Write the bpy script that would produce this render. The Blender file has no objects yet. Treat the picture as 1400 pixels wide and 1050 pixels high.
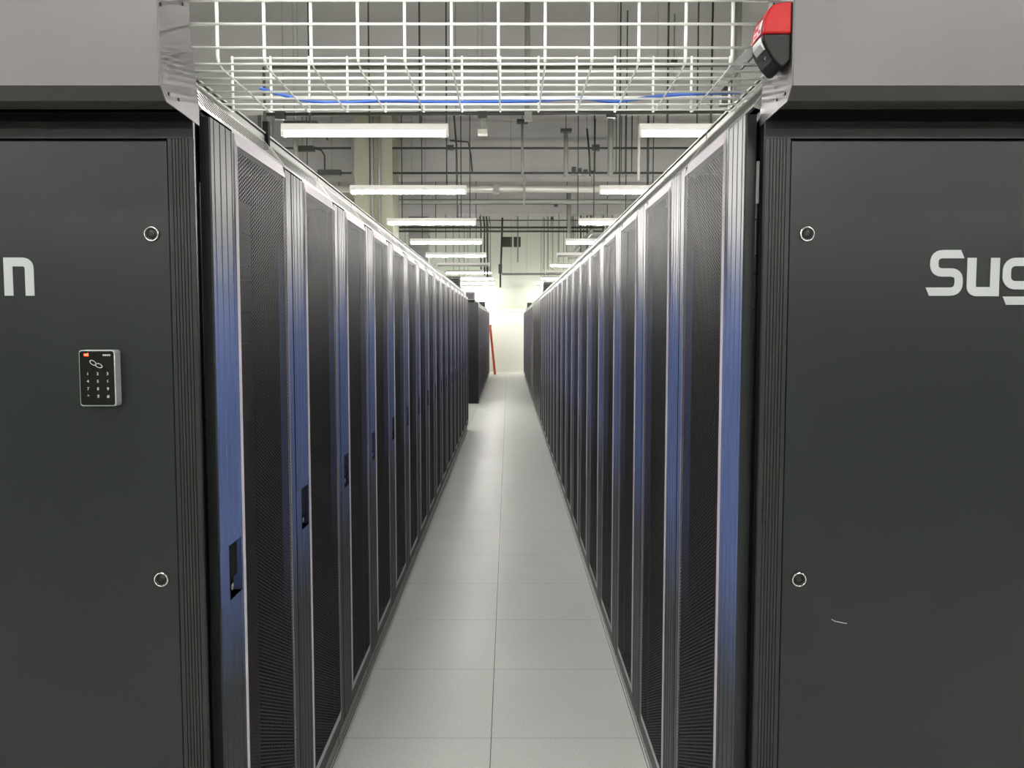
import bpy, math, random
from mathutils import Vector, Matrix
random.seed(7)
C = bpy.context.scene.collection
SC = bpy.context.scene

# ------------------------------------------------------------------ camera, world, exposure
TILT = .0589
cam_d = bpy.data.cameras.new('camera'); cam = bpy.data.objects.new('camera', cam_d); C.objects.link(cam)
cam.location = (0, 0, 1.673); cam.rotation_euler = (math.pi/2 - TILT, 0, 0)
cam_d.sensor_width = 36; cam_d.lens = 36*1000/1400
cam_d.shift_x = 4.6/1400; cam_d.shift_y = -19.5/1400
cam_d.clip_start = .05; cam_d.clip_end = 100
SC.camera = cam
w = bpy.data.worlds.new('world'); SC.world = w; w.use_nodes = True
w.node_tree.nodes['Background'].inputs[0].default_value = (.5, .5, .5, 1)
w.node_tree.nodes['Background'].inputs[1].default_value = .02
SC.view_settings.view_transform = 'Standard'; SC.view_settings.look = 'None'
SC.view_settings.gamma = 1; SC.view_settings.use_curve_mapping = False
SC.view_settings.exposure = 1.78
TUBE_STRENGTH = 42.0

# ------------------------------------------------------------------ materials
def srgb(r, g, b):
    f = lambda c: (c/255/12.92) if c/255 <= .04045 else ((c/255+.055)/1.055)**2.4
    return (f(r), f(g), f(b), 1)
def mat(name, col, rough=.5, metal=0.0, spec=.5, noise=0.0, nscale=8, bump=0.0, bscale=200, emit=None, es=0):
    m = bpy.data.materials.new(name); m.use_nodes = True
    nt = m.node_tree; p = nt.nodes['Principled BSDF']
    p.inputs['Base Color'].default_value = col
    p.inputs['Roughness'].default_value = rough; p.inputs['Metallic'].default_value = metal
    p.inputs['Specular IOR Level'].default_value = spec
    tc = nt.nodes.new('ShaderNodeTexCoord')
    if noise:
        n = nt.nodes.new('ShaderNodeTexNoise'); n.inputs['Scale'].default_value = nscale; n.inputs['Detail'].default_value = 4
        nt.links.new(tc.outputs['Object'], n.inputs['Vector'])
        mx = nt.nodes.new('ShaderNodeMix'); mx.data_type = 'RGBA'
        a = tuple(max(0, c*(1-noise)) for c in col[:3])+(1,); b = tuple(min(1, c*(1+noise)) for c in col[:3])+(1,)
        mx.inputs[6].default_value = a; mx.inputs[7].default_value = b
        nt.links.new(n.outputs['Fac'], mx.inputs[0]); nt.links.new(mx.outputs[2], p.inputs['Base Color'])
    if bump:
        n2 = nt.nodes.new('ShaderNodeTexNoise'); n2.inputs['Scale'].default_value = bscale
        nt.links.new(tc.outputs['Object'], n2.inputs['Vector'])
        bp = nt.nodes.new('ShaderNodeBump'); bp.inputs['Strength'].default_value = bump; bp.inputs['Distance'].default_value = .002
        nt.links.new(n2.outputs['Fac'], bp.inputs['Height']); nt.links.new(bp.outputs['Normal'], p.inputs['Normal'])
    if emit:
        p.inputs['Emission Color'].default_value = emit; p.inputs['Emission Strength'].default_value = es
    return m
M = {}
M['panel']   = mat('charcoal panel paint', srgb(22, 26, 27), .36, .0, .36, .06, 3, .05, 500)
M['frame']   = mat('charcoal frame paint', srgb(28, 31, 31), .4, .0, .36)
M['hood']    = mat('grey hood paint', srgb(90, 86, 88), .40, .15, .5, .03, 4)
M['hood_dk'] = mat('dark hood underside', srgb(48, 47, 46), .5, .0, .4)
M['black']   = mat('black void paint', srgb(10, 10, 10), .8, 0, .2)
M['body']    = mat('rack body black', srgb(16, 17, 19), .5, 0, .4)
M['stile']   = None
M['bevel']   = mat('satin door edge', srgb(190, 182, 190), .45, .1, .5)
M['cowl']    = mat('light grey cowl sheet', srgb(150, 150, 145), .45, .15, .5)
M['plinth']  = mat('grey plinth metal', srgb(150, 150, 148), .3, .6, .5)
M['chrome']  = mat('chrome', srgb(200, 200, 200), .15, 1)
M['white_tx']= mat('silver lettering', srgb(158, 161, 163), .5, 0, .4)
M['wire']    = mat('zinc plated wire', srgb(240, 242, 238), .4, .1, .6)
M['cable']   = mat('blue cable jacket', srgb(60, 100, 190), .45)
M['red']     = mat('red plastic', srgb(158, 2, 8), .4, 0, .3)
M['blackpl'] = mat('black plastic', srgb(9, 9, 9), .42, 0, .25)
M['silver']  = mat('silver plastic', srgb(165, 167, 168), .35, .3)
M['glass']   = mat('black glass', srgb(8, 8, 9), .12)
M['label']   = mat('pale printed label', srgb(225, 215, 220), .5)
M['pink']    = mat('magenta print', srgb(215, 30, 90), .5)
M['led']     = mat('red led', srgb(255, 60, 40), .4, emit=srgb(255, 50, 30), es=4)
M['bled']    = mat('violet led', srgb(150, 150, 255), .4, emit=srgb(150, 150, 255), es=1.2)
M['lampw']   = mat('white lamp sheet', srgb(222, 218, 214), .45)
M['tube']    = mat('lit tube', (1, 1, 1, 1), .4, emit=(1, .985, .95, 1), es=TUBE_STRENGTH)
M['tubeoff'] = mat('unlit tube', srgb(170, 170, 165), .3)
M['pipe_dk'] = mat('dark steel conduit', srgb(62, 62, 58), .45, .5)
M['pipe_gr'] = mat('grey painted pipe', srgb(128, 128, 124), .5, .1)
M['pipe_lt'] = mat('galvanised duct', srgb(190, 188, 178), .4, .3)
M['orange']  = mat('orange fibreglass', srgb(230, 96, 66), .45)
M['alu']     = mat('aluminium', srgb(190, 190, 190), .35, .7)
M['concrete']= mat('painted concrete', srgb(160, 158, 156), .8, 0, .3, .05, 1.2, .1, 60)
M['wallfar'] = mat('pale green grey wall paint', srgb(184, 190, 176), .7, 0, .3, .03, .8)
M['wallwh']  = mat('white wall panelling', srgb(236, 236, 226), .35, 0, .5)
M['cream']   = mat('cream column paint', srgb(142, 141, 124), .7, 0, .3, .04, 2)
M['vent']    = mat('dark vent opening', srgb(52, 56, 44), .7)
M['equip']   = mat('equipment front', srgb(16, 16, 18), .55, 0, .3)

# stile: charcoal with a blue band along the middle of its height, fading at both ends
m = bpy.data.materials.new('charcoal stile with blue band'); m.use_nodes = True
nt = m.node_tree; p = nt.nodes['Principled BSDF']; p.inputs['Roughness'].default_value = .40; p.inputs['Metallic'].default_value = 0; p.inputs['Specular IOR Level'].default_value = .2
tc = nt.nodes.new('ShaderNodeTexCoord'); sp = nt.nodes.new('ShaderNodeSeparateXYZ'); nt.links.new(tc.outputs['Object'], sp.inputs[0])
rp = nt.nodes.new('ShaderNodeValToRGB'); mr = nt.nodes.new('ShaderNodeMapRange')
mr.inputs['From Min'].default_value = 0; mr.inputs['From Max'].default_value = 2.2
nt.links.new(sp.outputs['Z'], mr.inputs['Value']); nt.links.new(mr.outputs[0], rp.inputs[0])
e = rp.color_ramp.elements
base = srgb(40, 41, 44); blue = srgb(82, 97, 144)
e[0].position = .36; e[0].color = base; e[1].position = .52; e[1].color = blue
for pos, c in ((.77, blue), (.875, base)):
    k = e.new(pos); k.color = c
nt.links.new(rp.outputs[0], p.inputs['Base Color'])
M['stile'] = m

# perforated sheet: hexagonally packed round holes cut through the sheet
m = bpy.data.materials.new('perforated dark sheet'); m.use_nodes = True
nt = m.node_tree; p = nt.nodes['Principled BSDF']; L = nt.links.new
p.inputs['Base Color'].default_value = srgb(50, 47, 50); p.inputs['Roughness'].default_value = .5; p.inputs['Specular IOR Level'].default_value = .22
tc = nt.nodes.new('ShaderNodeTexCoord')
cell = (1, .0173, .0100)
def vm(op, a=None, b=None):
    n = nt.nodes.new('ShaderNodeVectorMath'); n.operation = op
    for i, v in enumerate((a, b)):
        if v is None: continue
        if isinstance(v, tuple): n.inputs[i].default_value = v
        else: L(v, n.inputs[i])
    return n
ds = []
for off in ((0, 0, 0), (0, cell[1]/2, cell[2]/2)):
    a = vm('ADD', tc.outputs['Object'], tuple(o+10*c for o, c in zip(off, cell)))
    b = vm('MODULO', a.outputs[0], cell); c_ = vm('SUBTRACT', b.outputs[0], (0, cell[1]/2, cell[2]/2))
    d = vm('MULTIPLY', c_.outputs[0], (0, 1, 1)); ds.append(vm('LENGTH', d.outputs[0]))
mn = nt.nodes.new('ShaderNodeMath'); mn.operation = 'MINIMUM'; L(ds[0].outputs['Value'], mn.inputs[0]); L(ds[1].outputs['Value'], mn.inputs[1])
lt = nt.nodes.new('ShaderNodeMath'); lt.operation = 'LESS_THAN'; L(mn.outputs[0], lt.inputs[0]); lt.inputs[1].default_value = .0038
tr = nt.nodes.new('ShaderNodeBsdfTransparent'); ms = nt.nodes.new('ShaderNodeMixShader')
L(lt.outputs[0], ms.inputs[0]); L(p.outputs[0], ms.inputs[1]); L(tr.outputs[0], ms.inputs[2])
L(ms.outputs[0], nt.nodes['Material Output'].inputs['Surface'])
M['perf'] = m

# floor: raised-floor tiles of 600 mm with fine dark joints
m = bpy.data.materials.new('pale raised floor tile'); m.use_nodes = True
nt = m.node_tree; p = nt.nodes['Principled BSDF']; L = nt.links.new
p.inputs['Roughness'].default_value = .33; p.inputs['Specular IOR Level'].default_value = .5
tc = nt.nodes.new('ShaderNodeTexCoord')
n = nt.nodes.new('ShaderNodeTexNoise'); n.inputs['Scale'].default_value = 2.2; n.inputs['Detail'].default_value = 6
n2 = nt.nodes.new('ShaderNodeTexNoise'); n2.inputs['Scale'].default_value = 140; n2.inputs['Detail'].default_value = 2
L(tc.outputs['Object'], n.inputs['Vector']); L(tc.outputs['Object'], n2.inputs['Vector'])
mx = nt.nodes.new('ShaderNodeMix'); mx.data_type = 'RGBA'
mx.inputs[6].default_value = srgb(232, 234, 230); mx.inputs[7].default_value = srgb(244, 246, 242); L(n.outputs['Fac'], mx.inputs[0])
mx2 = nt.nodes.new('ShaderNodeMix'); mx2.data_type = 'RGBA'; mx2.blend_type = 'MULTIPLY'; mx2.inputs[0].default_value = 1
cr = nt.nodes.new('ShaderNodeValToRGB'); cr.color_ramp.elements[0].position = .38; cr.color_ramp.elements[0].color = (.9, .91, .9, 1)
cr.color_ramp.elements[1].position = .55; cr.color_ramp.elements[1].color = (1, 1, 1, 1)
L(n2.outputs['Fac'], cr.inputs[0]); L(mx.outputs[2], mx2.inputs[6]); L(cr.outputs[0], mx2.inputs[7])
sp = nt.nodes.new('ShaderNodeSeparateXYZ'); L(tc.outputs['Object'], sp.inputs[0])
def joint(out, off):
    a = nt.nodes.new('ShaderNodeMath'); a.operation = 'ADD'; L(out, a.inputs[0]); a.inputs[1].default_value = 60 - off + .3
    b = nt.nodes.new('ShaderNodeMath'); b.operation = 'MODULO'; L(a.outputs[0], b.inputs[0]); b.inputs[1].default_value = .6
    c = nt.nodes.new('ShaderNodeMath'); c.operation = 'SUBTRACT'; L(b.outputs[0], c.inputs[0]); c.inputs[1].default_value = .3
    d = nt.nodes.new('ShaderNodeMath'); d.operation = 'ABSOLUTE'; L(c.outputs[0], d.inputs[0])
    f = nt.nodes.new('ShaderNodeMath'); f.operation = 'LESS_THAN'; L(d.outputs[0], f.inputs[0]); f.inputs[1].default_value = .0016
    return f.outputs[0]
jx = joint(sp.outputs['X'], -.071); jy = joint(sp.outputs['Y'], 2.886)
wk = nt.nodes.new('ShaderNodeMath'); wk.operation = 'MULTIPLY'; L(jy, wk.inputs[0]); wk.inputs[1].default_value = .45
mxx = nt.nodes.new('ShaderNodeMath'); mxx.operation = 'MAXIMUM'; L(jx, mxx.inputs[0]); L(wk.outputs[0], mxx.inputs[1])
mx3 = nt.nodes.new('ShaderNodeMix'); mx3.data_type = 'RGBA'; L(mxx.outputs[0], mx3.inputs[0]); L(mx2.outputs[2], mx3.inputs[6]); mx3.inputs[7].default_value = srgb(70, 72, 70)
L(mx3.outputs[2], p.inputs['Base Color'])
rr = nt.nodes.new('ShaderNodeMapRange'); rr.inputs['To Min'].default_value = .24; rr.inputs['To Max'].default_value = .48; L(n.outputs['Fac'], rr.inputs['Value']); L(rr.outputs[0], p.inputs['Roughness'])
M['floor'] = m

# ------------------------------------------------------------------ mesh helpers
class MB:
    def __init__(s): s.v = []; s.f = []; s.m = []
    def face(s, pts, mi=0):
        n = len(s.v); s.v += [tuple(p) for p in pts]; s.f.append(tuple(range(n, n+len(pts)))); s.m.append(mi)
    def box(s, x0, x1, y0, y1, z0, z1, mi=0, skip=''):
        if x0 > x1: x0, x1 = x1, x0
        if y0 > y1: y0, y1 = y1, y0
        n = len(s.v)
        s.v += [(x0,y0,z0),(x1,y0,z0),(x1,y1,z0),(x0,y1,z0),(x0,y0,z1),(x1,y0,z1),(x1,y1,z1),(x0,y1,z1)]
        for k, q in (('b',(0,3,2,1)),('t',(4,5,6,7)),('s',(0,1,5,4)),('e',(1,2,6,5)),('n',(2,3,7,6)),('w',(3,0,4,7))):
            if k not in skip: s.f.append(tuple(n+i for i in q)); s.m.append(mi)
    def prism(s, prof, axis, a, b, mi=0, caps=True):
        # prof: 2-D outline in the two remaining axes; axis 'x','y' or 'z'
        def P(u, v, t): return {'x': (t, u, v), 'y': (u, t, v), 'z': (u, v, t)}[axis]
        n = len(s.v); k = len(prof)
        s.v += [P(u, v, a) for u, v in prof] + [P(u, v, b) for u, v in prof]
        for i in range(k):
            j = (i+1) % k; s.f.append((n+i, n+j, n+k+j, n+k+i)); s.m.append(mi)
        if caps:
            s.f.append(tuple(n+i for i in range(k))[::-1]); s.f.append(tuple(n+k+i for i in range(k))); s.m += [mi, mi]
    def tube(s, pts, r, n=8, mi=0, caps=True):
        pts = [Vector(p) for p in pts]; rings = []
        up = None
        for i, q in enumerate(pts):
            d = (pts[min(i+1, len(pts)-1)] - pts[max(i-1, 0)]).normalized()
            if up is None:
                up = Vector((0, 0, 1)) if abs(d.z) < .9 else Vector((1, 0, 0))
            a = d.cross(up); a = a.normalized() if a.length > 1e-6 else Vector((0, 1, 0)); b = a.cross(d).normalized(); up = b
            base = len(s.v); rings.append(base)
            for k in range(n):
                t = 2*math.pi*k/n; s.v.append(tuple(q + a*math.cos(t)*r + b*math.sin(t)*r))
        for i in range(len(rings)-1):
            for k in range(n):
                j = (k+1) % n; s.f.append((rings[i]+k, rings[i]+j, rings[i+1]+j, rings[i+1]+k)); s.m.append(mi)
        if caps:
            s.f.append(tuple(rings[0]+k for k in range(n))[::-1]); s.f.append(tuple(rings[-1]+k for k in range(n))); s.m += [mi, mi]
    def lathe_y(s, cx, cz, prof, n=24, mi=0):
        # revolve (radius, y) pairs about an axis along Y through (cx, cz)
        rings = []
        for r, y in prof:
            rings.append(len(s.v)); s.v += [(cx+r*math.cos(2*math.pi*k/n), y, cz+r*math.sin(2*math.pi*k/n)) for k in range(n)]
        for i in range(len(rings)-1):
            for k in range(n):
                j = (k+1) % n; s.f.append((rings[i]+k, rings[i]+j, rings[i+1]+j, rings[i+1]+k)); s.m.append(mi)
        s.f.append(tuple(rings[-1]+k for k in range(n))); s.m.append(mi)
    def build(s, name, mats, parent=None, smooth=False, loc=(0, 0, 0)):
        me = bpy.data.meshes.new(name); me.from_pydata(s.v, [], s.f)
        for q in (mats if isinstance(mats, (list, tuple)) else [mats]): me.materials.append(q)
        for i, pl in enumerate(me.polygons): pl.material_index = s.m[i]; pl.use_smooth = smooth
        import bmesh
        b = bmesh.new(); b.from_mesh(me); bmesh.ops.recalc_face_normals(b, faces=b.faces); b.to_mesh(me); b.free()
        o = bpy.data.objects.new(name, me); C.objects.link(o); o.location = loc
        if parent: o.parent = parent
        return o
def bevel(o, wd=.002, seg=2):
    md = o.modifiers.new('bevel', 'BEVEL'); md.width = wd; md.segments = seg; md.limit_method = 'ANGLE'; md.angle_limit = math.radians(35); return o
def tag(o, label, cat, group=None, kind=None):
    o['label'] = label; o['category'] = cat
    if group: o['group'] = group
    if kind: o['kind'] = kind
    return o
def empty(name, loc=(0, 0, 0)):
    o = bpy.data.objects.new(name, None); C.objects.link(o); o.location = loc; o.empty_display_size = .1; return o
def struct(o): o['kind'] = 'structure'; return o
def copy_tree(o, parent=None):
    c = o.copy(); C.objects.link(c); c.parent = parent
    for ch in o.children: copy_tree(ch, c)
    return c
def box_obj(name, dims, m, parent=None, skip=''):
    b = MB(); b.box(*dims, skip=skip); return b.build(name, m, parent)

# ------------------------------------------------------------------ room
CEIL = 5.2; YB = -7.5; YF = 27.0; XL = -6.2; XR = 6.2
struct(box_obj('floor', (XL, XR, YB, YF, -.1, 0), M['floor']))
struct(box_obj('ceiling', (XL, XR, YB, YF, CEIL, CEIL+.15), M['concrete']))
struct(box_obj('wall_left', (XL-.15, XL, YB, YF, 0, CEIL), M['wallfar']))
struct(box_obj('wall_right', (XR, XR+.15, YB, YF, 0, CEIL), M['wallfar']))
struct(box_obj('wall_back', (XL, XR, YB-.15, YB, 0, CEIL), M['wallfar']))
struct(box_obj('wall_far', (XL, XR, YF, YF+.15, 0, CEIL), M['wallfar']))
b = MB(); b.box(XL, XR, YF-.03, YF, .12, 2.17)
struct(b.build('wall_panelling', M['wallwh']))
b = MB(); b.box(XL, XR, YF-.05, YF, 2.17, 2.20); b.box(XL, XR, YF-.04, YF, 2.23, 2.30)
struct(b.build('trim_1', M['wallwh']))
struct(box_obj('baseboard_far', (XL, XR, YF-.05, YF, 0, .12), M['wallwh']))
for i, y in enumerate((8.7, 12.8, 16.9)):
    struct(box_obj('ceiling_beam', (XL, XR, y, y+.4, 4.25, CEIL), M['concrete']))
struct(box_obj('column', (-2.42, -1.82, 11.62, 12.25, 0, CEIL), M['cream']))
struct(box_obj('wall_pier', (-3.7, -2.72, 14.0, 14.5, 0, 4.2), M['cream']))

# ------------------------------------------------------------------ racks
# local frame: x=0 at the stile face, +x*s out into the aisle, y 0..0.6 along the row
H_DOOR0, H_DOOR1 = .10, 2.141
PROTO = {}
def make_rack(s, flat=False, first=False, handle=True):
    root = empty('server_rack')
    # body: open-fronted shell
    b = MB()
    b.box(-.034*s, -1.045*s, .003, .022, .09, 2.142); b.box(-.034*s, -1.045*s, .578, .597, .09, 2.142)
    b.box(-.034*s, -1.045*s, .022, .578, 2.12, 2.142); b.box(-.034*s, -1.045*s, .022, .578, .09, .11)
    b.box(-1.03*s, -1.045*s, .022, .578, .11, 2.12)
    b.build('rack_frame', M['body'], root)
    b = MB()
    z = .16; k = 0
    hs = [2, 2, 1, 2, 4, 2, 1, 2, 2, 1, 1, 4, 2, 2, 1, 4, 2, 2, 1, 2, 2]
    while z < 2.06:
        h = hs[k % len(hs)]*.04445; k += 1
        if z+h > 2.1: break
        b.box(-.10*s, -.82*s, .07, .53, z+.002, z+h-.002, skip='n'); z += h
    b.build('equipment', M['equip'], root)
    # plinth
    b = MB(); b.box(-.022*s, -1.03*s, .006, .594, .0, .085); b.box(-.016*s, -.03*s, .02, .58, .062, .074)
    b.build('plinth', M['plinth'], root)
    # door
    N1, F0 = .147, .540          # perforated field between the stiles
    g = MB(); T = .024
    if not flat:
        zc0, zc1 = 1.03, 1.16; hy0, hy1 = .058, .132
        def grooved(z0, z1):
            prof = [(-T*s, .004), (-.003*s, .004), (0, .007)]
            for c in (.024, .058, .092, .126):
                prof += [(0, c-.0026), (-.003*s, c-.001), (-.003*s, c+.001), (0, c+.0026)]
            prof += [(0, N1), (-T*s, N1)]
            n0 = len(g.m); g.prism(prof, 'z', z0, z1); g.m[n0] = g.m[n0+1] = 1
        if handle:
            grooved(H_DOOR0, zc0); grooved(zc1, 2.132)
            g.box(0, -T*s, .004, hy0, zc0, zc1); g.m[-4] = 1; g.box(0, -T*s, hy1, N1, zc0, zc1)
        else: grooved(H_DOOR0, 2.132)
        g.box(0, -T*s, F0, .596, H_DOOR0, 2.132)
        g.box(-.008*s, -T*s, N1, F0, 2.10, 2.138); g.box(0, -T*s, N1, F0, H_DOOR0, .15)
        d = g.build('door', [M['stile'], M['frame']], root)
        # popped-out perforated panel: bright chamfered rim + sheet
        q = MB(); P = .004*s
        A = [(0, N1, .15), (0, F0, .15), (0, F0, 2.141), (0, N1, 2.141)]
        B = [(P, N1+.003, .185), (P, F0-.003, .185), (P, F0-.003, 2.106), (P, N1+.003, 2.106)]
        A[2] = (-.006*s, F0, 2.141); A[3] = (-.006*s, N1, 2.141)
        for i in range(4):
            j = (i+1) % 4; q.face([A[i], A[j], B[j], B[i]])
        # slim bright bead on both long edges of the sheet
        q.box(P, P+.001*s, N1+.003, N1+.0045, .185, 2.106); q.box(P, P+.001*s, F0-.0045, F0-.003, .185, 2.106)
        q.build('door_rim', M['bevel'], d)
        q = MB(); q.face([B[0], B[1], B[2], B[3]])
        q.build('perforated_sheet', M['perf'], d)
        if handle:
            q = MB(); D = -.020*s
            q.face([(D,hy0,zc0),(D,hy1,zc0),(D,hy1,zc1),(D,hy0,zc1)])
            for a_, b_ in (((hy0,zc0),(hy1,zc0)),((hy1,zc0),(hy1,zc1)),((hy1,zc1),(hy0,zc1)),((hy0,zc1),(hy0,zc0))):
                q.face([(D,a_[0],a_[1]),(D,b_[0],b_[1]),(.0012*s,b_[0],b_[1]),(.0012*s,a_[0],a_[1])])
            q.box(D, -.004*s, hy0+.016, hy1-.016, zc0+.045, zc1-.006)      # swing lever
            h = q.build('door_handle', M['blackpl'], d)
            q = MB(); q.tube([(D, hy0+.022, zc0+.026), (-.002*s, hy0+.022, zc0+.026)], .009, 12)
            l = q.build('lock', M['chrome'], h); l['label'] = 'silver key lock'
    else:
        g.box(0, -T*s, .004, .596, H_DOOR0, 2.132)
        g.box(.003*s, 0, .03, .57, .14, 2.10)
        d = g.build('door', [M['panel']], root)
    # vented cowl on top, set back and sloping up from the door head
    c = MB(); a0 = (-.016*s, 2.148); a1 = (-.074*s, 2.228)
    sl = 24
    def pt(t, y, o=0):
        nx, nz = .8*s, .6
        return (a0[0]+(a1[0]-a0[0])*t + nx*o, y, a0[1]+(a1[1]-a0[1])*t + nz*o)
    y0, y1 = .004, .596
    c.face([pt(0,y0), pt(0,y1), pt(.2,y1), pt(.2,y0)]); c.face([pt(.85,y0), pt(.85,y1), pt(1,y1), pt(1,y0)])
    st = (y1-y0-.04)/sl
    c.face([pt(.2,y0), pt(.2,y0+.02), pt(.85,y0+.02), pt(.85,y0)]); c.face([pt(.2,y1-.02), pt(.2,y1), pt(.85,y1), pt(.85,y1-.02)])
    for k in range(sl):
        ya = y0+.02+k*st
        c.face([pt(.2,ya), pt(.2,ya+st*.45), pt(.85,ya+st*.45), pt(.85,ya)])
    c.box(-.074*s, -.078*s, y0, y1, 2.228, 2.243)
    c.box(-.070*s, -1.04*s, y0, y1, 2.247, 2.252)
    c.box(-.078*s, -1.04*s, y0, y1, 2.195, 2.247, 1)
    c.face([(-.03*s, y0, 2.142), (-.03*s, y1, 2.142), (-.10*s, y1, 2.20), (-.10*s, y0, 2.20)], 1)
    for yy in (y0+.001, y1-.001): c.face([pt(0,yy), pt(1,yy), (-.078*s, yy, 2.245), (-.10*s, yy, 2.2), (-.03*s, yy, 2.142)])
    c.build('top_cowl', [M['cowl'], M['black']], root)
    return root

ORD = ['nearest', 'second', 'third', 'fourth', 'fifth', 'sixth', 'seventh', 'eighth', 'ninth', 'tenth', 'eleventh', 'twelfth',
       'thirteenth', 'fourteenth', 'fifteenth', 'sixteenth', 'seventeenth', 'eighteenth']
XFL, XFR = -.655, .514
Y0L, Y0R = 1.628, 1.610
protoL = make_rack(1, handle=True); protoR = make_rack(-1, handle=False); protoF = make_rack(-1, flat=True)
used = set()
def place(proto, x, y, label, group):
    o = proto if proto.name not in used else copy_tree(proto)
    used.add(proto.name)
    o.location = (x, y, 0); tag(o, label, 'server rack', group)
    return o
firstL = firstR = None
for k in range(17):
    lab = ('black server rack with mesh door, nearest in left row, beside the keypad panel' if k == 0 else
           f'black server rack, {ORD[k]} from the near end of the left row, near block')
    r = place(protoL, XFL, Y0L+.6*k, lab, 'left row of server racks, near block')
    if k == 0: firstL = r
for k in range(17):
    lab = ('black server rack with mesh door, nearest in right row, below the red alarm' if k == 0 else
           f'black server rack, {ORD[k]} from the near end of the right row, mesh door')
    r = place(protoR, XFR, Y0R+.6*k, lab, 'right row of server racks, near block')
    if k == 0: firstR = r
for k in range(6):
    place(protoF, XFR, Y0R+.6*(17+k), f'plain solid-door cabinet in right row, {ORD[k]} after the mesh-door racks', 'solid-door cabinets in the right row')
for k in range(15):
    place(protoL, XFL, 15.85+.6*k, f'black server rack, {ORD[k]} in the far block of the left row past the gap', 'left row of server racks, far block')
for k in range(16):
    place(protoR, XFR, Y0R+.6*(23+k), f'black server rack, {ORD[k]} in the far block of the right row', 'right row of server racks, far block')
for k_, o_ in enumerate([o for o in C.objects if o.get('label') == 'black server rack, nearest in the far block of the left row past the gap']):
    g = MB(); g.box(.0, -1.05, -.012, .0, 0, 2.20); g.build('side_sheet', M['panel'], o_)
# small lights and latch rod seen through the first left door
b = MB()
for k in range(26):
    if k % 5 != 4: b.box(-.05, -.052, .215, .2185, .42+k*.05, .42+k*.05+.034)
lr = b.build('latch_rod', M['silver'], firstL); lr['label'] = 'pale latch rod behind the mesh'
b = MB(); b.box(-.03, -.036, .205, .214, .60, .632)
lr = b.build('indicator_light', M['bled'], firstL); lr['label'] = 'small violet status light'
b = MB(); b.box(.0235, .0285, -.005, .0, 1.94, 2.03)
lr = b.build('hinge', M['silver'], firstR); lr['label'] = 'light grey upper hinge'

# ------------------------------------------------------------------ end panels
U = .000392
def arc(cx, cy, r, a0, a1, n=6):
    return [(cx+r*math.cos(math.radians(a0+(a1-a0)*i/n)), cy+r*math.sin(math.radians(a0+(a1-a0)*i/n))) for i in range(n+1)]
def rounded(path, r):
    """polyline with rounded inner corners; r per corner (0 = sharp)"""
    out = [path[0]]
    for i in range(1, len(path)-1):
        p0, p1, p2 = Vector(path[i-1]), Vector(path[i]), Vector(path[i+1]); rr = r[i-1]
        if rr == 0: out.append(tuple(p1)); continue
        a = p1+(p0-p1).normalized()*rr; c = p1+(p2-p1).normalized()*rr
        for t in range(7):
            t /= 6; q = a*(1-t)**2+p1*2*t*(1-t)+c*t*t; out.append(tuple(q))
    out.append(path[-1]); return out
def ribbon(mb, path, wd, x0, z0, y, closed=False, cut0=0, cut1=0, depth=.0012):
    n = len(path); Lf = []; Rt = []
    for i in range(n):
        p = Vector(path[i])
        a = Vector(path[(i-1) % n]) if (closed or i > 0) else None
        c = Vector(path[(i+1) % n]) if (closed or i < n-1) else None
        d1 = (p-a).normalized() if a is not None else None; d2 = (c-p).normalized() if c is not None else None
        if d1 is None: d1 = d2
        if d2 is None: d2 = d1
        t = (d1+d2).normalized(); nn = Vector((-t.y, t.x)); k = 1/max(.5, nn.dot(Vector((-d1.y, d1.x))))
        l = p+nn*wd/2*k; r_ = p-nn*wd/2*k
        if not closed and i == 0: l = l+t*cut0; r_ = r_-t*cut0
        if not closed and i == n-1: l = l+t*cut1; r_ = r_-t*cut1
        Lf.append(l); Rt.append(r_)
    P = lambda q, yy: (x0+q.x*U, yy, z0-q.y*U)
    for i in range(n if closed else n-1):
        j = (i+1) % n
        mb.face([P(Lf[i], y-depth), P(Lf[j], y-depth), P(Rt[j], y-depth), P(Rt[i], y-depth)])
        mb.face([P(Lf[i], y), P(Lf[j], y), P(Lf[j], y-depth), P(Lf[i], y-depth)])
        mb.face([P(Rt[i], y), P(Rt[j], y), P(Rt[j], y-depth), P(Rt[i], y-depth)])
    if not closed:
        for i in (0, n-1): mb.face([P(Lf[i], y), P(Rt[i], y), P(Rt[i], y-depth), P(Lf[i], y-depth)])
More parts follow.
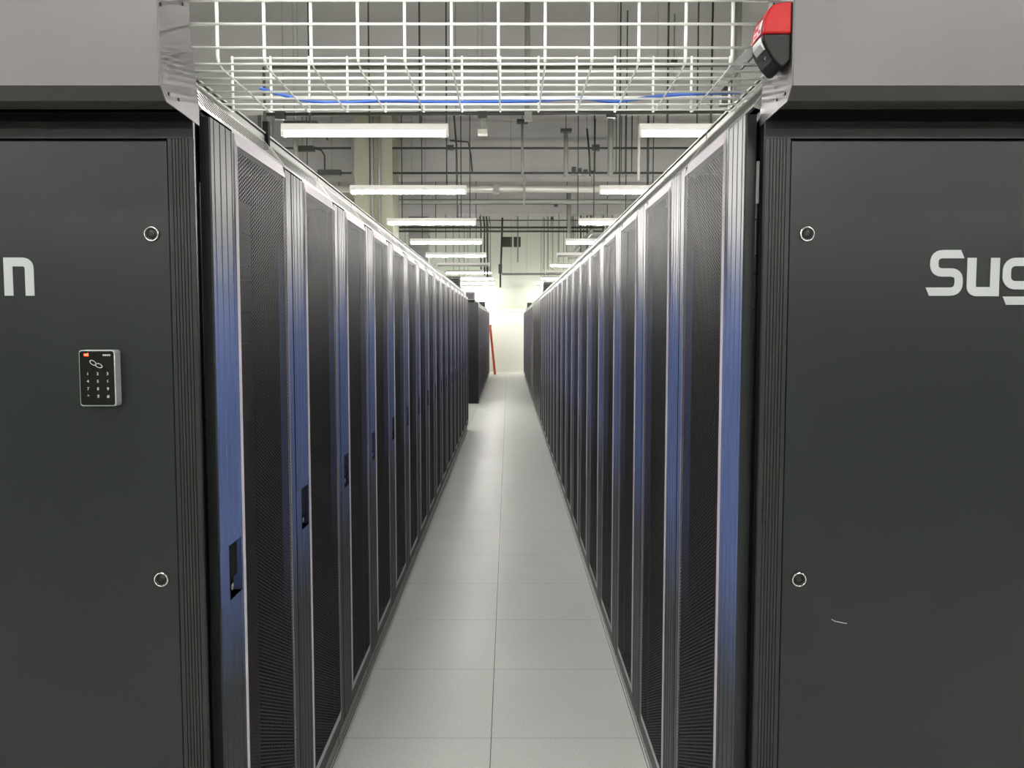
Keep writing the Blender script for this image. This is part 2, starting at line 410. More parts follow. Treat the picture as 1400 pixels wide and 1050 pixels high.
def lettering(parent, xs, zb, y):
    """'Sugon' in the squared rounded face of the photo; xs = left of S, zb = base line; path units as drawn, y down"""
    W = 45; mb = MB()
    O = lambda pts, dx: [(a+dx, b_) for a, b_ in pts]
    z0 = zb + 247*U                       # top of the capital
    S = rounded([(198, 22), (45, 22), (45, 121), (181, 121), (181, 225), (12, 225)], [48, 46, 46, 48])
    ribbon(mb, S, W, xs, z0, y, cut0=10, cut1=10)
    dx = 225
    u = rounded([(25, 42), (25, 225), (152, 225), (152, 42)], [34, 0]); ribbon(mb, O(u, dx), 50, xs, z0, y)
    dx = 420
    def ring(h0, h1, w_): 
        r = 46
        return arc(w_-r, h0+r, r, -90, 0) + arc(w_-r, h1-r, r, 0, 90) + arc(22+r, h1-r, r, 90, 180) + arc(22+r, h0+r, r, 180, 270)
    ribbon(mb, O(ring(64, 190, 165), dx), W, xs, z0, y, closed=True)
    t = rounded([(165, 60), (165, 274), (14, 274)], [46]); ribbon(mb, O(t, dx), W, xs, z0, y, cut1=10)
    dx = 625
    ribbon(mb, O(ring(64, 225, 165), dx), W, xs, z0, y, closed=True)
    dx = 840
    nn = rounded([(25, 247), (25, 64), (140, 64), (140, 247)], [0, 40]); ribbon(mb, O(nn, dx), 48, xs, z0, y)
    o = mb.build('lettering', M['white_tx'], parent); o['label'] = 'silver maker name lettering'
    return o
def end_panel(s, xe, xi, wdt, label, letx):
    """s=-1 left, +1 right; xe outer edge at the aisle, xi inner edge of the frame post, wdt inset width"""
    YF_, YB_ = 1.57, 1.579
    root = empty('end_cover', (xi+s*wdt/2, YF_, 0)); ox = root.location.x; oy = YF_
    tag(root, label, 'cover panel', 'side panels closing the near ends of the rack rows')
    X = lambda x: x-ox
    xo = xi+s*wdt; xx = xo+s*abs(xe-xi)
    g = MB()
    def post(a, c):
        w_ = c-a; prof = [(a, YB_-oy), (a, .002), (a+w_*.04, 0)]
        for k in range(6):
            u = a+w_*(.2+k*.125); e_ = w_*.018
            prof += [(u-e_, 0), (u-e_*.5, .0022), (u+e_*.5, .0022), (u+e_, 0)]
        prof += [(c, 0), (c, YB_-oy)]
        g.prism(prof, 'z', .05, 2.0695)
    post(X(xe), X(xi)-s*.0012); post(X(xx), X(xo)+s*.0012)
    g.box(X(xe), X(xx), 0, YB_-oy, 2.070, 2.105); g.box(X(xe), X(xx), .002, YB_-oy, .0, .05)
    g.build('panel_frame', M['frame'], root)
    g = MB(); g.box(X(xi)+s*.0012, X(xo)-s*.0012, .0015, .03, .053, 2.066)
    bevel(g.build('inset_panel', M['panel'], root), .0025, 2)
    g = MB(); g.box(X(xi), X(xo), .031, .033, .05, 2.068)
    g.build('backing_sheet', M['black'], root)
    for bx in (xi+s*.038, xo-s*.038):
        for bz in (1.87, 1.121, .36):
            g = MB(); g.lathe_y(X(bx), bz, [(.0155, .001), (.0150, -.0022), (.0125, -.0025), (.0115, .001), (.0085, .001), (.0080, -.0012), (.003, -.0014)], 24)
            q = g.build('panel_lock', M['panel'], root, True); q['label'] = 'round recessed panel lock'
            g = MB(); g.lathe_y(X(bx), bz, [(.0158, -.0018), (.0148, -.0030), (.0135, -.0030), (.0128, -.0016)], 24)
            g.f.pop(); g.m.pop(); g.build('ring', M['chrome'], q, True)
    lettering(root, X(letx), 1.739, .0012)
    return root
pl = end_panel(-1, -.666, -.7215, .976, 'charcoal side panel of the left row with a keypad and lettering ending in n', -1.014-.393)
pr_ = end_panel(1, .5415, .597, .976, 'charcoal side panel of the right row with lettering beginning Sug and a scratch', .890)
b = MB()
pts = [(.709, 1.031), (.716, 1.0265), (.726, 1.0245), (.735, 1.0225), (.743, 1.0215)]
ox = pr_.location.x
for i in range(len(pts)-1):
    (a, c), (d, e_) = pts[i], pts[i+1]; b.face([(a-ox, .0011, c), (d-ox, .0011, e_), (d-ox, .0011, e_+.0013), (a-ox, .0011, c+.0013)])
q = b.build('scratch', M['label'], pr_); q['label'] = 'short pale scratch'

# ------------------------------------------------------------------ overhead hoods at the row ends
def hood(s, xa, label):
    root = empty('end_hood', (xa+s*.55, 1.5, 2.11)); tag(root, label, 'hood', 'overhead hoods on the near row ends')
    ox, oy, oz = root.location
    xb = xa+s*1.13
    prof = [(1.43, 2.46), (1.43, 2.134), (1.452, 2.1115), (1.462, 2.1095), (1.50, 2.1095), (1.50, 2.113), (1.575, 2.1365), (1.575, 2.46)]
    g = MB(); pr2 = [(a-oy, c-oz) for a, c in prof]
    n = len(pr2); x0 = xa+s*.003-ox; x1 = xb-ox
    for i in range(n):
        j = (i+1) % n; (a, c), (d, e_) = pr2[i], pr2[j]
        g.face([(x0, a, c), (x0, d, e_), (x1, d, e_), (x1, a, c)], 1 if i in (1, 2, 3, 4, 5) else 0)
    g.face([(x0, a, c) for a, c in pr2]); g.face([(x1, a, c) for a, c in pr2])
    g.build('hood_shell', [M['hood'], M['hood_dk']], root)
    side = [(1.429, 2.46), (1.429, 2.134), (1.451, 2.110), (1.575, 2.106), (1.604, 2.104), (1.604, 2.14), (1.575, 2.262), (1.56, 2.34), (1.56, 2.46)]
    g = MB(); g.prism([(a-oy, c-oz) for a, c in side], 'x', xa-ox, xa+s*.002-ox)
    sp_ = g.build('side_plate', M['hood'], root)
    for y, z in ((1.462, 2.128), (1.505, 2.130), (1.437, 2.288), (1.535, 2.33)):
        g = MB(); g.tube([(xa-s*.0016-ox, y-oy, z-oz), (xa+s*.001-ox, y-oy, z-oz)], .0035, 10)
        g.build('screw', M['blackpl'], sp_)
    return root
hood(-1, -.666, 'grey sheet-metal hood above the left side panel, wire shadows on its edge')
hood(1, .5415, 'grey sheet-metal hood above the right side panel, alarm fixed to it')

# ------------------------------------------------------------------ alarm sounder on the right hood
root = empty('alarm_beacon', (.541, 1.46, 2.23)); tag(root, 'red and black wall alarm fixed to the edge of the right hood', 'alarm')
ox, oy, oz = root.location
upper = [(.5405, 2.292), (.520, 2.2905), (.505, 2.287), (.4965, 2.278), (.490, 2.262), (.4865, 2.246), (.4855, 2.232), (.5405, 2.232)]
lower = [(.4855, 2.232), (.4865, 2.219), (.494, 2.203), (.506, 2.184), (.5195, 2.170), (.528, 2.170), (.5405, 2.183), (.5405, 2.232)]
up, lo = upper, lower
g = MB(); g.prism([(x-ox, z-oz) for x, z in up], 'y', 1.432-oy, 1.506-oy); bevel(g.build('lens', M['red'], root), .004, 3)
g = MB(); g.prism([(x-ox, z-oz) for x, z in lo], 'y', 1.433-oy, 1.504-oy); hs_ = bevel(g.build('housing', M['blackpl'], root), .004, 3)
g = MB(); g.prism([(.4855-ox, 2.228-oz), (.4825-ox, 2.226-oz), (.4840-ox, 2.214-oz), (.4900-ox, 2.204-oz), (.4935-ox, 2.2045-oz)], 'y', 1.440-oy, 1.482-oy)
g.build('speaker_cover', M['silver'], hs_)
def side_x(z): return .4855+.001*(z-2.232)/.014 if z < 2.246 else .4865+.0035*(z-2.246)/.016
g = MB()
for za, zb_ in ((2.235, 2.246), (2.246, 2.262)):
    g.face([(side_x(z)-ox-.0012, y-oy, z-oz) for y, z in ((1.441, za), (1.485, za), (1.485, zb_), (1.441, zb_))])
lb = g.build('warning_label', M['label'], root); lb['label'] = 'white printed label'
g = MB()
for y0_, y1_, z0_, z1_ in ((1.445, 1.455, 2.238, 2.245), (1.459, 1.466, 2.247, 2.259), (1.468, 1.481, 2.247, 2.257), (1.461, 1.480, 2.237, 2.243)):
    g.face([(side_x(z)-ox-.0020, y-oy, z-oz) for y, z in ((y0_, z0_), (y1_, z0_), (y1_, z1_), (y0_, z1_))])
g.build('label_print', M['pink'], lb)
g = MB(); g.tube([(.4990-ox, 1.450-oy, 2.194-oz), (.4965-ox, 1.450-oy, 2.190-oz)], .0022, 10); g.build('screw', M['chrome'], hs_)

# ------------------------------------------------------------------ keypad
root = empty('access_keypad', (-.8725, 1.548, 1.504)); tag(root, 'black card reader keypad with silver edge and red light, on left side panel', 'keypad')
def rrect(x0, x1, z0, z1, r, n=4):
    return arc(x1-r, z1-r, r, 90, 0, n)+arc(x1-r, z0+r, r, 0, -90, n)+arc(x0+r, z0+r, r, -90, -180, n)+arc(x0+r, z1-r, r, 180, 90, n)
g = MB(); g.prism(rrect(-.0385, .0385, 0, .1195, .006), 'y', 0, .0235); bevel(g.build('casing', M['silver'], root), .002, 2)
g = MB(); g.prism(rrect(-.0362, .0362, .0023, .1172, .005), 'y', -.0008, .001); gl = g.build('front_glass', M['glass'], root)
g = MB(); g.face([(-.027, -.0012, .1085), (-.017, -.0012, .1130), (-.017, -.0012, .1065)]); g.box(-.026, -.0175, -.0012, -.0009, .1070, .1115)
q = g.build('status_light', M['led'], root); q['label'] = 'glowing red status light'
g = MB()
for k in range(4): g.box(.0135+k*.0042, .0168+k*.0042, -.0012, -.0009, .1070, .1105)
for cx_, cz_, rot in ((-.0075, .0925, -35), (.0045, .0865, -20)):
    n = 16; a_, c_ = .0085, .0048; cr_, sr_ = math.cos(math.radians(rot)), math.sin(math.radians(rot))
    E_ = lambda k, sc: (cx_+(a_*sc*math.cos(k)*cr_-c_*sc*math.sin(k)*sr_), -.0012, cz_+(a_*sc*math.cos(k)*sr_+c_*sc*math.sin(k)*cr_))
    for k in range(n):
        t0, t1 = 2*math.pi*k/n, 2*math.pi*(k+1)/n; g.face([E_(t0, 1), E_(t1, 1), E_(t1, .72), E_(t0, .72)])
g.build('printed_icon', M['white_tx'], gl)
keys = ['123', '456', '789', '*0#']
dg = bpy.context.evaluated_depsgraph_get()
for r_i, row in enumerate(keys):
    for c_i, ch in enumerate(row):
        cu = bpy.data.curves.new('key', 'FONT'); cu.body = ch; cu.size = .0088; cu.align_x = 'CENTER'; cu.align_y = 'CENTER'; cu.extrude = .0001; cu.offset = .0002
        t = bpy.data.objects.new('tmp', cu); C.objects.link(t); bpy.context.view_layer.update()
        me = bpy.data.meshes.new_from_object(t.evaluated_get(bpy.context.evaluated_depsgraph_get()))
        bpy.data.objects.remove(t)
        me.transform(Matrix.Translation((-.0195+c_i*.0210, -.0013, .0690-r_i*.0160)) @ Matrix.Rotation(math.pi/2, 4, 'X'))
        me.materials.clear(); me.materials.append(M['white_tx'])
        for p_ in me.polygons: p_.material_index = 0
        o = bpy.data.objects.new('key', me); C.objects.link(o); o.parent = root

# ------------------------------------------------------------------ wire basket tray over the aisle
root = empty('wire_cable_tray', (-.08, 1.77, 2.268)); tag(root, 'silver wire basket cable tray bridging the aisle above the rack tops', 'cable tray')
TZ, TN, TF = 2.2705, 1.60, 1.955; TZ = 2.268; 
ox, oy, oz = root.location
# measured heights: basket floor 2.24 in the aisle; the wires are 5 mm
ZB = 2.2355
R_ = .0027; XA, XB = -.727, .585
near, far, floor_ = MB(), MB(), MB()
def wl(mb, pts, r=R_, n=6): mb.tube([(a-ox, b_-oy, c-oz) for a, b_, c in pts], r, n)
for z in (ZB+.0305, ZB+.0795, ZB+.128): wl(near, [(XA, TN-.005, z), (XB, TN-.005, z)])
for z in (ZB+.039, ZB+.089, ZB+.139): wl(far, [(XA, TF+.005, z), (XB, TF+.005, z)])
for y in [1.606, 1.651, 1.699, 1.742, 1.793, 1.845, 1.891, 1.938]: wl(floor_, [(XA, y, ZB), (XB, y, ZB)])
x = -.722
xs = []
while x < XB: xs.append(x); x += .1
for x in xs:
    wl(near, [(x, TN, ZB+.135), (x, TN, ZB+.014), (x, TN+.004, ZB+.003)], .0036)
    wl(floor_, [(x, TN+.004, ZB+.002), (x, TN+.03, ZB-.004), (x, TF-.02, ZB-.004), (x, TF, ZB)], .0022)
    wl(far, [(x, TF, ZB), (x, TF, ZB+.142)], .0032)
near.build('near_side', M['wire'], root, True); far.build('far_side', M['wire'], root, True); floor_.build('basket_floor', M['wire'], root, True)
b = MB(); P_ = []
cp = [(-.62, 1.86, 2.266), (-.58, 1.88, 2.258), (-.50, 1.90, 2.2455), (-.40, 1.905, 2.2455), (-.3, 1.90, 2.2475), (-.18, 1.905, 2.2455), (-.05, 1.905, 2.246), (.06, 1.90, 2.247),
      (.18, 1.88, 2.2465), (.27, 1.90, 2.2455), (.38, 1.86, 2.247), (.47, 1.84, 2.2465), (.57, 1.83, 2.2465)]
for i in range(len(cp)-1):
    p0 = Vector(cp[max(0, i-1)]); p1 = Vector(cp[i]); p2 = Vector(cp[i+1]); p3 = Vector(cp[min(len(cp)-1, i+2)])
    for t in range(6):
        t /= 6; P_.append(.5*((2*p1)+(p2-p0)*t+(2*p0-5*p1+4*p2-p3)*t*t+(3*p1-p0-3*p2+p3)*t**3))
P_.append(Vector(cp[-1]))
b.tube([(q.x, q.y, q.z) for q in P_], .0042, 8)
tag(b.build('network_cable', M['cable'], None, True), 'loose blue network cable lying in the wire tray', 'cable')
b = MB(); b.prism([(.566, 2.335), (.566, 2.30), (.570, 2.30), (.570, 2.331), (.60, 2.331), (.60, 2.335)], 'y', 1.578, 2.02)
b.box(.568, .596, 1.99, 2.015, 2.266, 2.335)
tag(b.build('support_bracket', M['hood_dk']), 'grey angle bracket running back from the alarm over the right racks', 'bracket')
b = MB(); b.box(-.735, -.718, 2.222, 2.238, 2.20, 2.285)
tag(b.build('foam_block', M['black']), 'black foam filler standing on the left cowl joint', 'foam filler')

# ------------------------------------------------------------------ fluorescent batten lamps
def make_lamp(lit):
    root = empty('ceiling_lamp')
    g = MB(); prof = [(-.034, .026), (-.030, .072), (-.024, .078), (.024, .078), (.030, .072), (.034, .026)]
    g.prism(prof, 'x', -.605, .605); g.build('lamp_body', M['lampw'], root)
    g = MB(); g.tube([(-.585, 0, .008), (.585, 0, .008)], .019, 10)
    g.build('tube', M['tube'] if lit else M['tubeoff'], root, True)
    for sx in (-1, 1):
        g = MB(); g.box(sx*.585, sx*.606, -.028, .028, -.012, .05); g.build('end_cap', M['lampw'], root)
        g = MB(); g.tube([(sx*.40, 0, .06), (sx*.40, 0, CEIL-3.08)], .008, 6); g.build('hanger_rod', M['pipe_dk'], root)
    return root
LIT, OFF = make_lamp(True), make_lamp(False)
LY = [5.42+2.31*k for k in range(-4, 10)]
first = {}
side_txt = {'L': 'left', 'R': 'right', 'FL': 'added outer left', 'FR': 'added outer right'}  # outer lines are unseen lamps, added to brighten the ceiling and room
for side, x, off in (('L', -1.045, {5}), ('R', 1.555, {4, 6}), ('FL', -3.75, {5}), ('FR', 4.2, set())):
    for k, y in zip(range(-4, 10), LY):
        if y > 26.4: continue
        proto = OFF if k in off else LIT
        o = proto if proto.name not in first else copy_tree(proto)
        first[proto.name] = 1
        o.location = (x, y, 3.065)
        st = 'unlit' if k in off else 'lit'
        if k >= 0: lab = f'{st} white tube lamp, {ORD[k]} at visible depth along the {side_txt[side]} line of ceiling lamps'
        elif k == -1: lab = f'lit white tube lamp level with the near rack ends in the {side_txt[side]} line'
        else: lab = f'lit white tube lamp in the {side_txt[side]} line, {["", "", "first", "second", "third"][-k]} behind the viewpoint'
        tag(o, lab, 'ceiling lamp', f'{side_txt[side]} line of tube lamps')

# ------------------------------------------------------------------ pipes, rods and ducts under the ceiling
def pipe(pts, r, m, name, label, cat='pipe', group=None, boxes=(), n=8, hang=None):
    g = MB(); g.tube(pts, r, n); o = g.build(name, M[m], None, True); tag(o, label, cat, group)
    if hang is None:
        xs_ = [q[0] for q in pts]; hang = []
        if max(q[2] for q in pts) < CEIL-.3 and max(xs_)-min(xs_) > 1.5: hang = [min(xs_)+.3+(max(xs_)-min(xs_)-.6)*k/3 for k in range(4)]
        elif max(q[2] for q in pts) < CEIL-.05: hang = [max(pts, key=lambda q: q[2])[0]]
    zt = max(q[2] for q in pts); yt = pts[0][1]
    for hx in hang:
        h = MB(); h.tube([(hx, yt, zt-.02), (hx, yt, CEIL)], .005, 6); h.build('hanger', M['pipe_gr'], o)
    for nm, dims, mm in boxes:
        h = MB(); h.box(*dims); h.build(nm, M[mm], o)
    return o
G1 = 'conduits crossing under the ceiling'; G2 = 'vertical rods under the ceiling'
pipe([(-2.16, 6.6, 3.3), (-2.16, 6.6, 3.957), (-2.1, 6.6, 3.957), (.5, 6.6, 3.957), (3.2, 6.6, 3.985)], .013, 'pipe_dk', 'conduit_pipe', 'thin dark conduit turning down at its left end, seen through the wire tray', group=G1)
pipe([(-2.6, 8.0, 3.945), (3.2, 8.0, 3.975)], .02, 'pipe_dk', 'conduit_pipe', 'dark conduit running just under the bottom wires of the tray', group=G1,
     boxes=[('junction_box', (-.33, -.23, 7.97, 8.03, 3.90, 3.99), 'pipe_dk'), ('junction_box', (.17, .25, 7.96, 8.04, 3.88, 3.99), 'pipe_gr'), ('junction_box', (1.05, 1.15, 7.97, 8.03, 3.91, 3.97), 'pipe_dk'), ('junction_box', (-2.5, -2.4, 7.97, 8.03, 3.89, 3.98), 'pipe_dk')])
pipe([(-2.45, 8.12, 3.90), (-2.1, 8.12, 3.90), (-1.99, 8.12, 3.82), (-1.98, 8.12, 3.7)], .013, 'pipe_dk', 'conduit_pipe', 'short bent dark conduit above the nearest left lamp', group=G1)
pipe([(-.28, 8.0, 3.93), (-.28, 8.0, 3.77)], .03, 'pipe_gr', 'sprinkler_drop', 'short grey drop pipe with round head hanging mid-aisle', boxes=[('sprinkler_head', (-.33, -.23, 7.95, 8.05, 3.73, 3.78), 'pipe_lt')])
pipe([(.20, 8.0, 3.99), (.20, 8.0, CEIL)], .03, 'pipe_gr', 'drop_pipe', 'wide grey vertical pipe behind the middle of the tray', group=G2)
pipe([(2.45, 8.0, 3.98), (2.45, 8.0, CEIL)], .036, 'pipe_gr', 'drop_pipe', 'wide grey vertical pipe behind the tray beside the alarm', group=G2)
pipe([(2.12, 7.8, 3.0), (2.12, 7.8, CEIL)], .011, 'pipe_dk', 'hanger_rod', 'black vertical rod crossing the nearest right lamp', group=G2)
pipe([(1.33, 8.4, 3.98), (1.33, 8.4, CEIL)], .007, 'pipe_dk', 'hanger_rod', 'thin vertical rod behind the right half of the tray', group=G2)
pipe([(1.88, 8.5, 4.3), (1.88, 8.5, CEIL)], .009, 'pipe_gr', 'hanger_chain', 'chain hanging behind the right part of the tray', 'chain', boxes=[('hook', (1.85, 1.91, 8.47, 8.53, 4.62, 4.70), 'pipe_dk')])
for z, nm, yc in ((4.43, 'upper', 11.5), (4.056, 'lower', 11.53)):
    pipe([(-1.80, yc, z), (3.4, yc, z)], .017, 'pipe_dk', 'conduit_pipe', f'{nm} of two long dark conduits right of the cream column', group=G1,
         boxes=[('clamp', (-.95+.05*k, -.90+.05*k, 11.46, 11.54, z-.03, z+.04), 'pipe_dk') for k in range(2)] if z > 4.3 else [('valve', (.98+.09*k, 1.04+.09*k, 11.45, 11.55, z-.03, z+.08-.02*k), 'pipe_dk') for k in range(4)])
    pipe([(-4.4, yc, z), (-2.44, yc, z)], .017, 'pipe_dk', 'conduit_pipe', f'{nm} of two dark conduits left of the cream column', group=G1,
         boxes=[('junction_box', (-3.28, -3.0, 11.46, 11.54, z-.05, z+.03), 'pipe_dk') if z > 4.3 else ('junction_box', (-2.95, -2.6, 11.46, 11.54, z-.04, z+.04), 'pipe_dk')])
pipe([(-3.0, 11.42, 4.41), (-2.88, 11.42, 4.38), (-2.83, 11.42, 4.30), (-2.83, 11.42, 4.08)], .013, 'pipe_dk', 'conduit_pipe', 'bent dark conduit joining the two left conduits near the column', group=G1)
pipe([(-3.25, 11.3, 4.5), (-3.2, 11.3, 4.0)], .035, 'pipe_lt', 'drop_pipe', 'pale vertical pipe left of the cream column', group=G2)
pipe([(-3.75, 11.4, 3.6), (-3.75, 11.4, 4.6)], .012, 'pipe_dk', 'hanger_rod', 'dark rod just above the second left rack cowl', group=G2)
for x, lab in ((-2.13, 'left'), (-2.02, 'right')):
    pipe([(x, 11.58, 3.2), (x, 11.58, CEIL)], .025, 'pipe_gr', 'drop_pipe', f'{lab} of two grey pipes on the face of the cream column', group=G2)
def thanger(x, z0, z1, r, label):
    o = pipe([(x, 11.42, z0), (x, 11.42, z1)], r, 'pipe_gr', 'pipe_hanger', label, 'pipe hanger', 'grey pipe hangers on the beam',
             boxes=[('plate', (x-.085, x+.085, 11.36, 11.48, z1-.01, z1+.035), 'pipe_dk')])
    pipe([(x, 11.42, z1+.035), (x, 11.42, CEIL)], .006, 'pipe_dk', 'threaded_rod', 'thin rod holding the ' + label, group=G2)
thanger(.21, 3.97, 4.80, .021, 'grey hanger dropping at mid-aisle below the tray')
thanger(.88, 3.97, 4.66, .034, 'thick grey hanger with dark head right of mid-aisle')
pipe([(1.565, 11.42, 4.0), (1.565, 11.42, CEIL)], .045, 'pipe_gr', 'drop_pipe', 'wide grey vertical pipe left of the nearest right lamp', group=G2)
pipe([(1.20, 11.4, 4.70), (1.24, 11.4, 4.3), (1.25, 11.4, 3.98)], .016, 'pipe_dk', 'flexible_conduit', 'dark slanting flexible conduit beside the grey hangers', group=G2)
pipe([(1.32, 11.4, 4.02), (1.32, 11.4, 4.85)], .016, 'pipe_dk', 'hanger_chain', 'dark jointed rod with round clamp right of the grey hangers', 'chain', boxes=[('clamp', (1.28, 1.39, 11.35, 11.45, 4.36, 4.45), 'pipe_dk')])
for i, (x, r, t) in enumerate(((1.65, .007, 'first'), (1.73, .007, 'second'), (1.79, .007, 'third'), (1.89, .009, 'fourth'))):
    pipe([(x, 11.4, 4.03), (x, 11.4, CEIL)], r, 'pipe_dk', 'hanger_rod', f'{t} of four thin rods between the wide grey pipe and black rod', group=G2)
pipe([(1.98, 11.3, 3.9), (1.98, 11.3, CEIL)], .022, 'pipe_lt', 'drop_pipe', 'pale vertical pipe beside the black rod on the right', group=G2)
pipe([(2.12, 11.3, 3.3), (2.12, 11.3, 4.95), (2.2, 11.3, 5.05), (2.2, 11.3, CEIL)], .018, 'pipe_dk', 'hanger_rod', 'black vertical conduit dropping to the second right lamp', group=G2)
pipe([(-.72, 10.4, 3.2), (-.73, 10.4, 4.2), (-.78, 10.4, 4.8), (-.78, 10.4, CEIL)], .013, 'pipe_dk', 'flexible_conduit', 'long dark flexible conduit behind the right end of nearest left lamp', group=G2)
pipe([(-.56, 11.4, 4.05), (-.58, 11.4, 4.3), (-.62, 11.4, 4.5), (-.9, 11.4, 4.52)], .013, 'pipe_dk', 'flexible_conduit', 'short curved dark conduit hooking over the upper long conduit', group=G2)
# beyond the second beam
pipe([(-4.5, 12.5, 3.99), (4.5, 12.5, 3.99)], .06, 'pipe_lt', 'water_pipe', 'pale thick pipe running across under the second beam', group=G1,
     boxes=[('coupling', (-.26, -.16, 12.43, 12.57, 3.92, 4.06), 'pipe_gr'), ('hanger_strap', (.24, .28, 12.40, 12.6, 3.75, 4.25), 'pipe_gr')])
pipe([(-4.5, 13.6, 3.97), (4.5, 13.6, 3.97)], .045, 'pipe_gr', 'water_pipe', 'slimmer grey pipe just below the pale thick pipe', group=G1)
pipe([(-2.75, 16.6, 4.43), (3.8, 16.6, 4.43)], .022, 'pipe_dk', 'conduit_pipe', 'dark conduit on the third beam, upper line', group=G1,
     boxes=[('junction_box', (1.02, 1.10, 16.55, 16.65, 4.36, 4.43), 'pipe_dk'), ('junction_box', (-.85, -.78, 16.55, 16.65, 4.42, 4.5), 'pipe_dk')])
pipe([(-1.0, 17.6, 4.53), (3.8, 17.6, 4.53)], .015, 'pipe_dk', 'conduit_pipe', 'thin dark conduit just above the third beam line', group=G1)
pipe([(-2.75, 17.6, 4.20), (3.8, 17.6, 4.20)], .013, 'pipe_dk', 'conduit_pipe', 'thin dark conduit below the third beam', group=G1, boxes=[('junction_box', (1.0, 1.07, 17.56, 17.64, 4.2, 4.28), 'pipe_dk')])
pipe([(-2.75, 17.0, 3.95), (2.2, 17.0, 3.95)], .022, 'pipe_dk', 'conduit_pipe', 'upper of the paired dark conduits above the wall vents', group=G1)
pipe([(-2.75, 17.3, 3.90), (2.2, 17.3, 3.90)], .022, 'pipe_dk', 'conduit_pipe', 'lower of the paired dark conduits above the wall vents', group=G1)
pipe([(-.22, 24, 3.38), (1.9, 24, 3.38)], .035, 'pipe_gr', 'conduit_pipe', 'grey horizontal conduit below the wall vents', group=G1)
pipe([(-.27, 24, 2.95), (-.27, 24, 3.35), (-.25, 24, 3.7), (-.2, 24, CEIL)], .03, 'pipe_dk', 'drop_pipe', 'dark drop pipe left of the wall vents', group=G2, boxes=[('valve', (-.33, -.21, 23.94, 24.06, 3.4, 3.7), 'pipe_dk')])
pipe([(.26, 21, 3.5), (.26, 21, CEIL)], .022, 'pipe_gr', 'drop_pipe', 'grey vertical pipe passing between the two wall vents', group=G2)
for i, (x, r, mt, z0, t) in enumerate(((-.69, .016, 'pipe_dk', 3.1, 'first'), (-.60, .020, 'pipe_dk', 2.95, 'second'), (-.53, .02, 'pipe_dk', 2.9, 'third'), (-.455, .012, 'pipe_gr', 2.9, 'fourth'))):
    pipe([(x, 18.4, z0), (x, 18.4, 4.2), (x-.05, 18.4, 4.6), (x-.05, 18.4, CEIL)], r, mt, 'drop_pipe', f'{t} of four dark drops past the right ends of the far left lamps', group='dark drop pipes by the far left lamps')
pipe([(1.345, 16.4, 3.75), (1.345, 16.4, 4.62)], .038, 'pipe_gr', 'drop_pipe', 'grey stub pipe with capped foot left of the third right lamp', group=G2)
pipe([(1.53, 17.8, 3.3), (1.53, 17.8, 4.75)], .05, 'pipe_gr', 'drop_pipe', 'thick grey pipe rising behind the third right lamp', group=G2)
for i, x in enumerate((1.68, 1.83, 1.92, 2.2, 2.42)):
    pipe([(x, 17.2, 3.3+.05*i), (x, 17.2, CEIL)], .018 if i != 2 else .035, 'pipe_dk', 'hanger_rod', f'{ORD[i].replace("nearest", "first")} rod from the left of the dark rods over the third right lamp', group='dark rods over the third right lamp')
for i, x in enumerate((.92, 1.02, 1.12)):
    pipe([(x, 19.5, 3.2), (x, 19.5, CEIL)], .008, 'pipe_gr', 'hanger_rod', f'{ORD[i].replace("nearest", "first")} of three fine rods in front of the far wall, right of vents', group='fine rods before the far wall')
b = MB(); b.box(-2.44, -1.97, 18.0, 18.4, 3.1, CEIL)
for k in range(5): b.box(-2.46, -1.95, 17.98, 18.42, 3.2+k*.34, 3.22+k*.34)
tag(b.build('air_duct', M['pipe_gr']), 'grey rectangular air duct standing above the left racks behind the lamps', 'air duct')
# cable ladder on the right beyond the second beam
b = MB()
for x in (1.75, 2.35): b.box(x-.02, x+.02, 15.5, 21.5, 3.62, 3.72)
for k in range(20): b.box(1.75, 2.35, 15.6+k*.3, 15.64+k*.3, 3.64, 3.67)
tag(b.build('cable_ladder', M['pipe_gr']), 'grey cable ladder hung above the right racks beyond the second lamp', 'cable ladder')

# wall vents
for x0, x1, t in ((-.225, .125, 'left'), (.185, .44, 'right')):
    r = empty('wall_vent', ((x0+x1)/2, YF, 4.58)); tag(r, f'{t} of two dark square vents high on the far wall', 'vent', 'vents high on the far wall')
    g = MB(); w_ = (x1-x0)/2; g.box(-w_, w_, -.01, 0, 0, .37); g.build('opening', M['vent'], r)
    g = MB()
    for k in range(7): g.box(-w_+.01, w_-.01, -.03, -.01, .03+k*.05, .04+k*.05)
    g.build('louver', M['vent'], r)

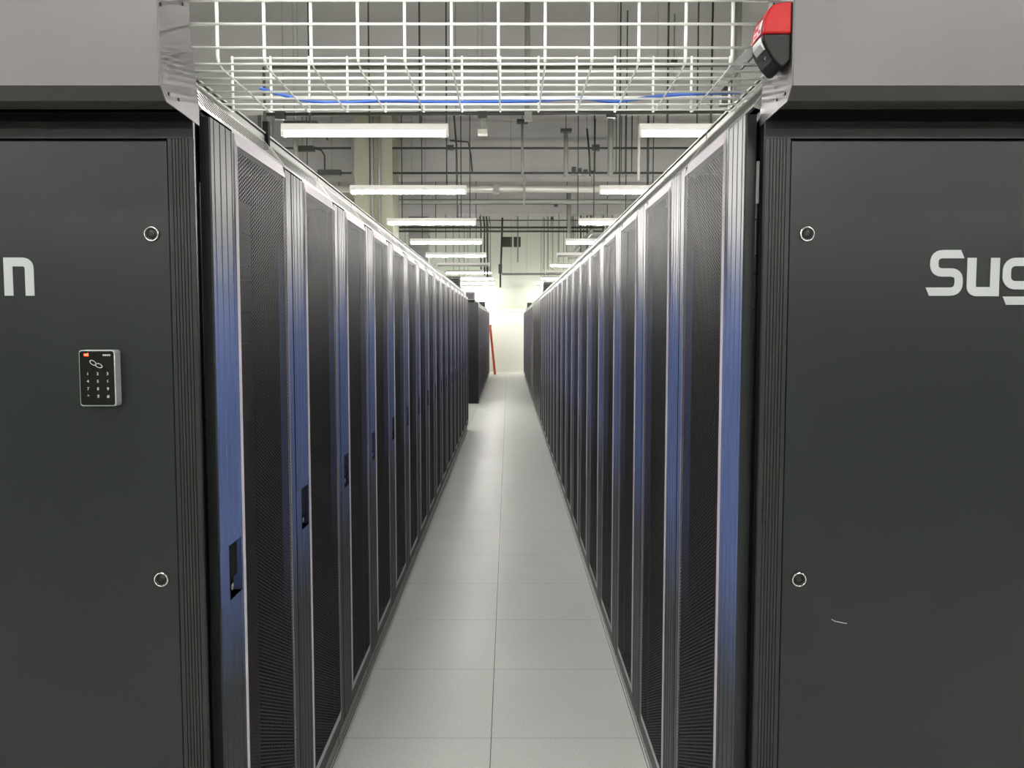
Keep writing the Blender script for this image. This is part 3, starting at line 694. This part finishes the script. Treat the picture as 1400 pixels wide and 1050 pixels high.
# ------------------------------------------------------------------ step ladder at the far end
root = empty('step_ladder', (-.68, 25.7, 0)); tag(root, 'orange step ladder standing open at the far end of the left row', 'step ladder')
def beam(mb, a, c, wx, wy):
    a = Vector(a); c = Vector(c)
    mb.v += [(a.x+i*wx, a.y+j*wy, a.z) for i, j in ((-1,-1),(1,-1),(1,1),(-1,1))] + [(c.x+i*wx, c.y+j*wy, c.z) for i, j in ((-1,-1),(1,-1),(1,1),(-1,1))]
    n = len(mb.v)-8
    for q in ((0,3,2,1),(4,5,6,7),(0,1,5,4),(1,2,6,5),(2,3,7,6),(3,0,4,7)): mb.f.append(tuple(n+i for i in q)); mb.m.append(0)
for sx in (1, -1):
    for j, y in enumerate((-.24, .24)):
        g = MB(); beam(g, (sx*.20, y, 0), (sx*.03, y*.72, 1.70), .035, .02); g.build('rail', M['orange'], root)
for k in range(5):
    g = MB(); z = .28+.29*k; xx = .20-(.17*z/1.7); g.box(xx-.05, xx+.035, -.235+.04*k/4, .235-.04*k/4, z, z+.02); g.build('step', M['alu'], root)
g = MB(); g.box(-.09, .09, -.2, .2, 1.69, 1.73); g.build('top_cap', M['orange'], root)

# ------------------------------------------------------------------ small boxes standing on the rack tops
def topbox(x0, x1, y0, y1, z1, m, name, label, cat, extra=None):
    r = empty(name, ((x0+x1)/2, (y0+y1)/2, 2.252)); tag(r, label, cat, 'equipment boxes on the rack tops')
    g = MB(); g.box(x0-r.location.x, x1-r.location.x, y0-r.location.y, y1-r.location.y, 0, z1-2.252); bevel(g.build('box_body', M[m], r), .006, 1)
    g = MB(); h = z1-2.252
    for k in range(4): g.box(x0-r.location.x+.02, x1-r.location.x-.02, y0-r.location.y-.004, y0-r.location.y, h*.15+k*h*.18, h*.15+k*h*.18+h*.09)
    g.build('front_slots', M['black'], r)
    return r
topbox(-.93, -.74, 15.9, 16.3, 2.42, 'hood', 'power_box', 'grey box on the first rack of the far left block', 'box')
topbox(-1.0, -.76, 11.5, 11.75, 2.46, 'hood_dk', 'power_box', 'dark box on the last rack of the near left block', 'box')
topbox(.62, .78, 13.0, 13.3, 2.46, 'hood_dk', 'power_box', 'dark box on the solid-door cabinets of the right row', 'box')
topbox(-.90, -.72, 22.2, 22.6, 2.42, 'hood_dk', 'power_box', 'small dark box near the far end of the left row', 'box')
topbox(.58, .72, 22.8, 23.2, 2.42, 'hood_dk', 'power_box', 'small dark box near the far end of the right row', 'box')
b = MB(); b.box(.585, .605, 13.0, 13.3, 2.252, 2.50)
tag(b.build('cover_plate', M['lampw']), 'thin white upright plate beside the dark box on the right row', 'plate')
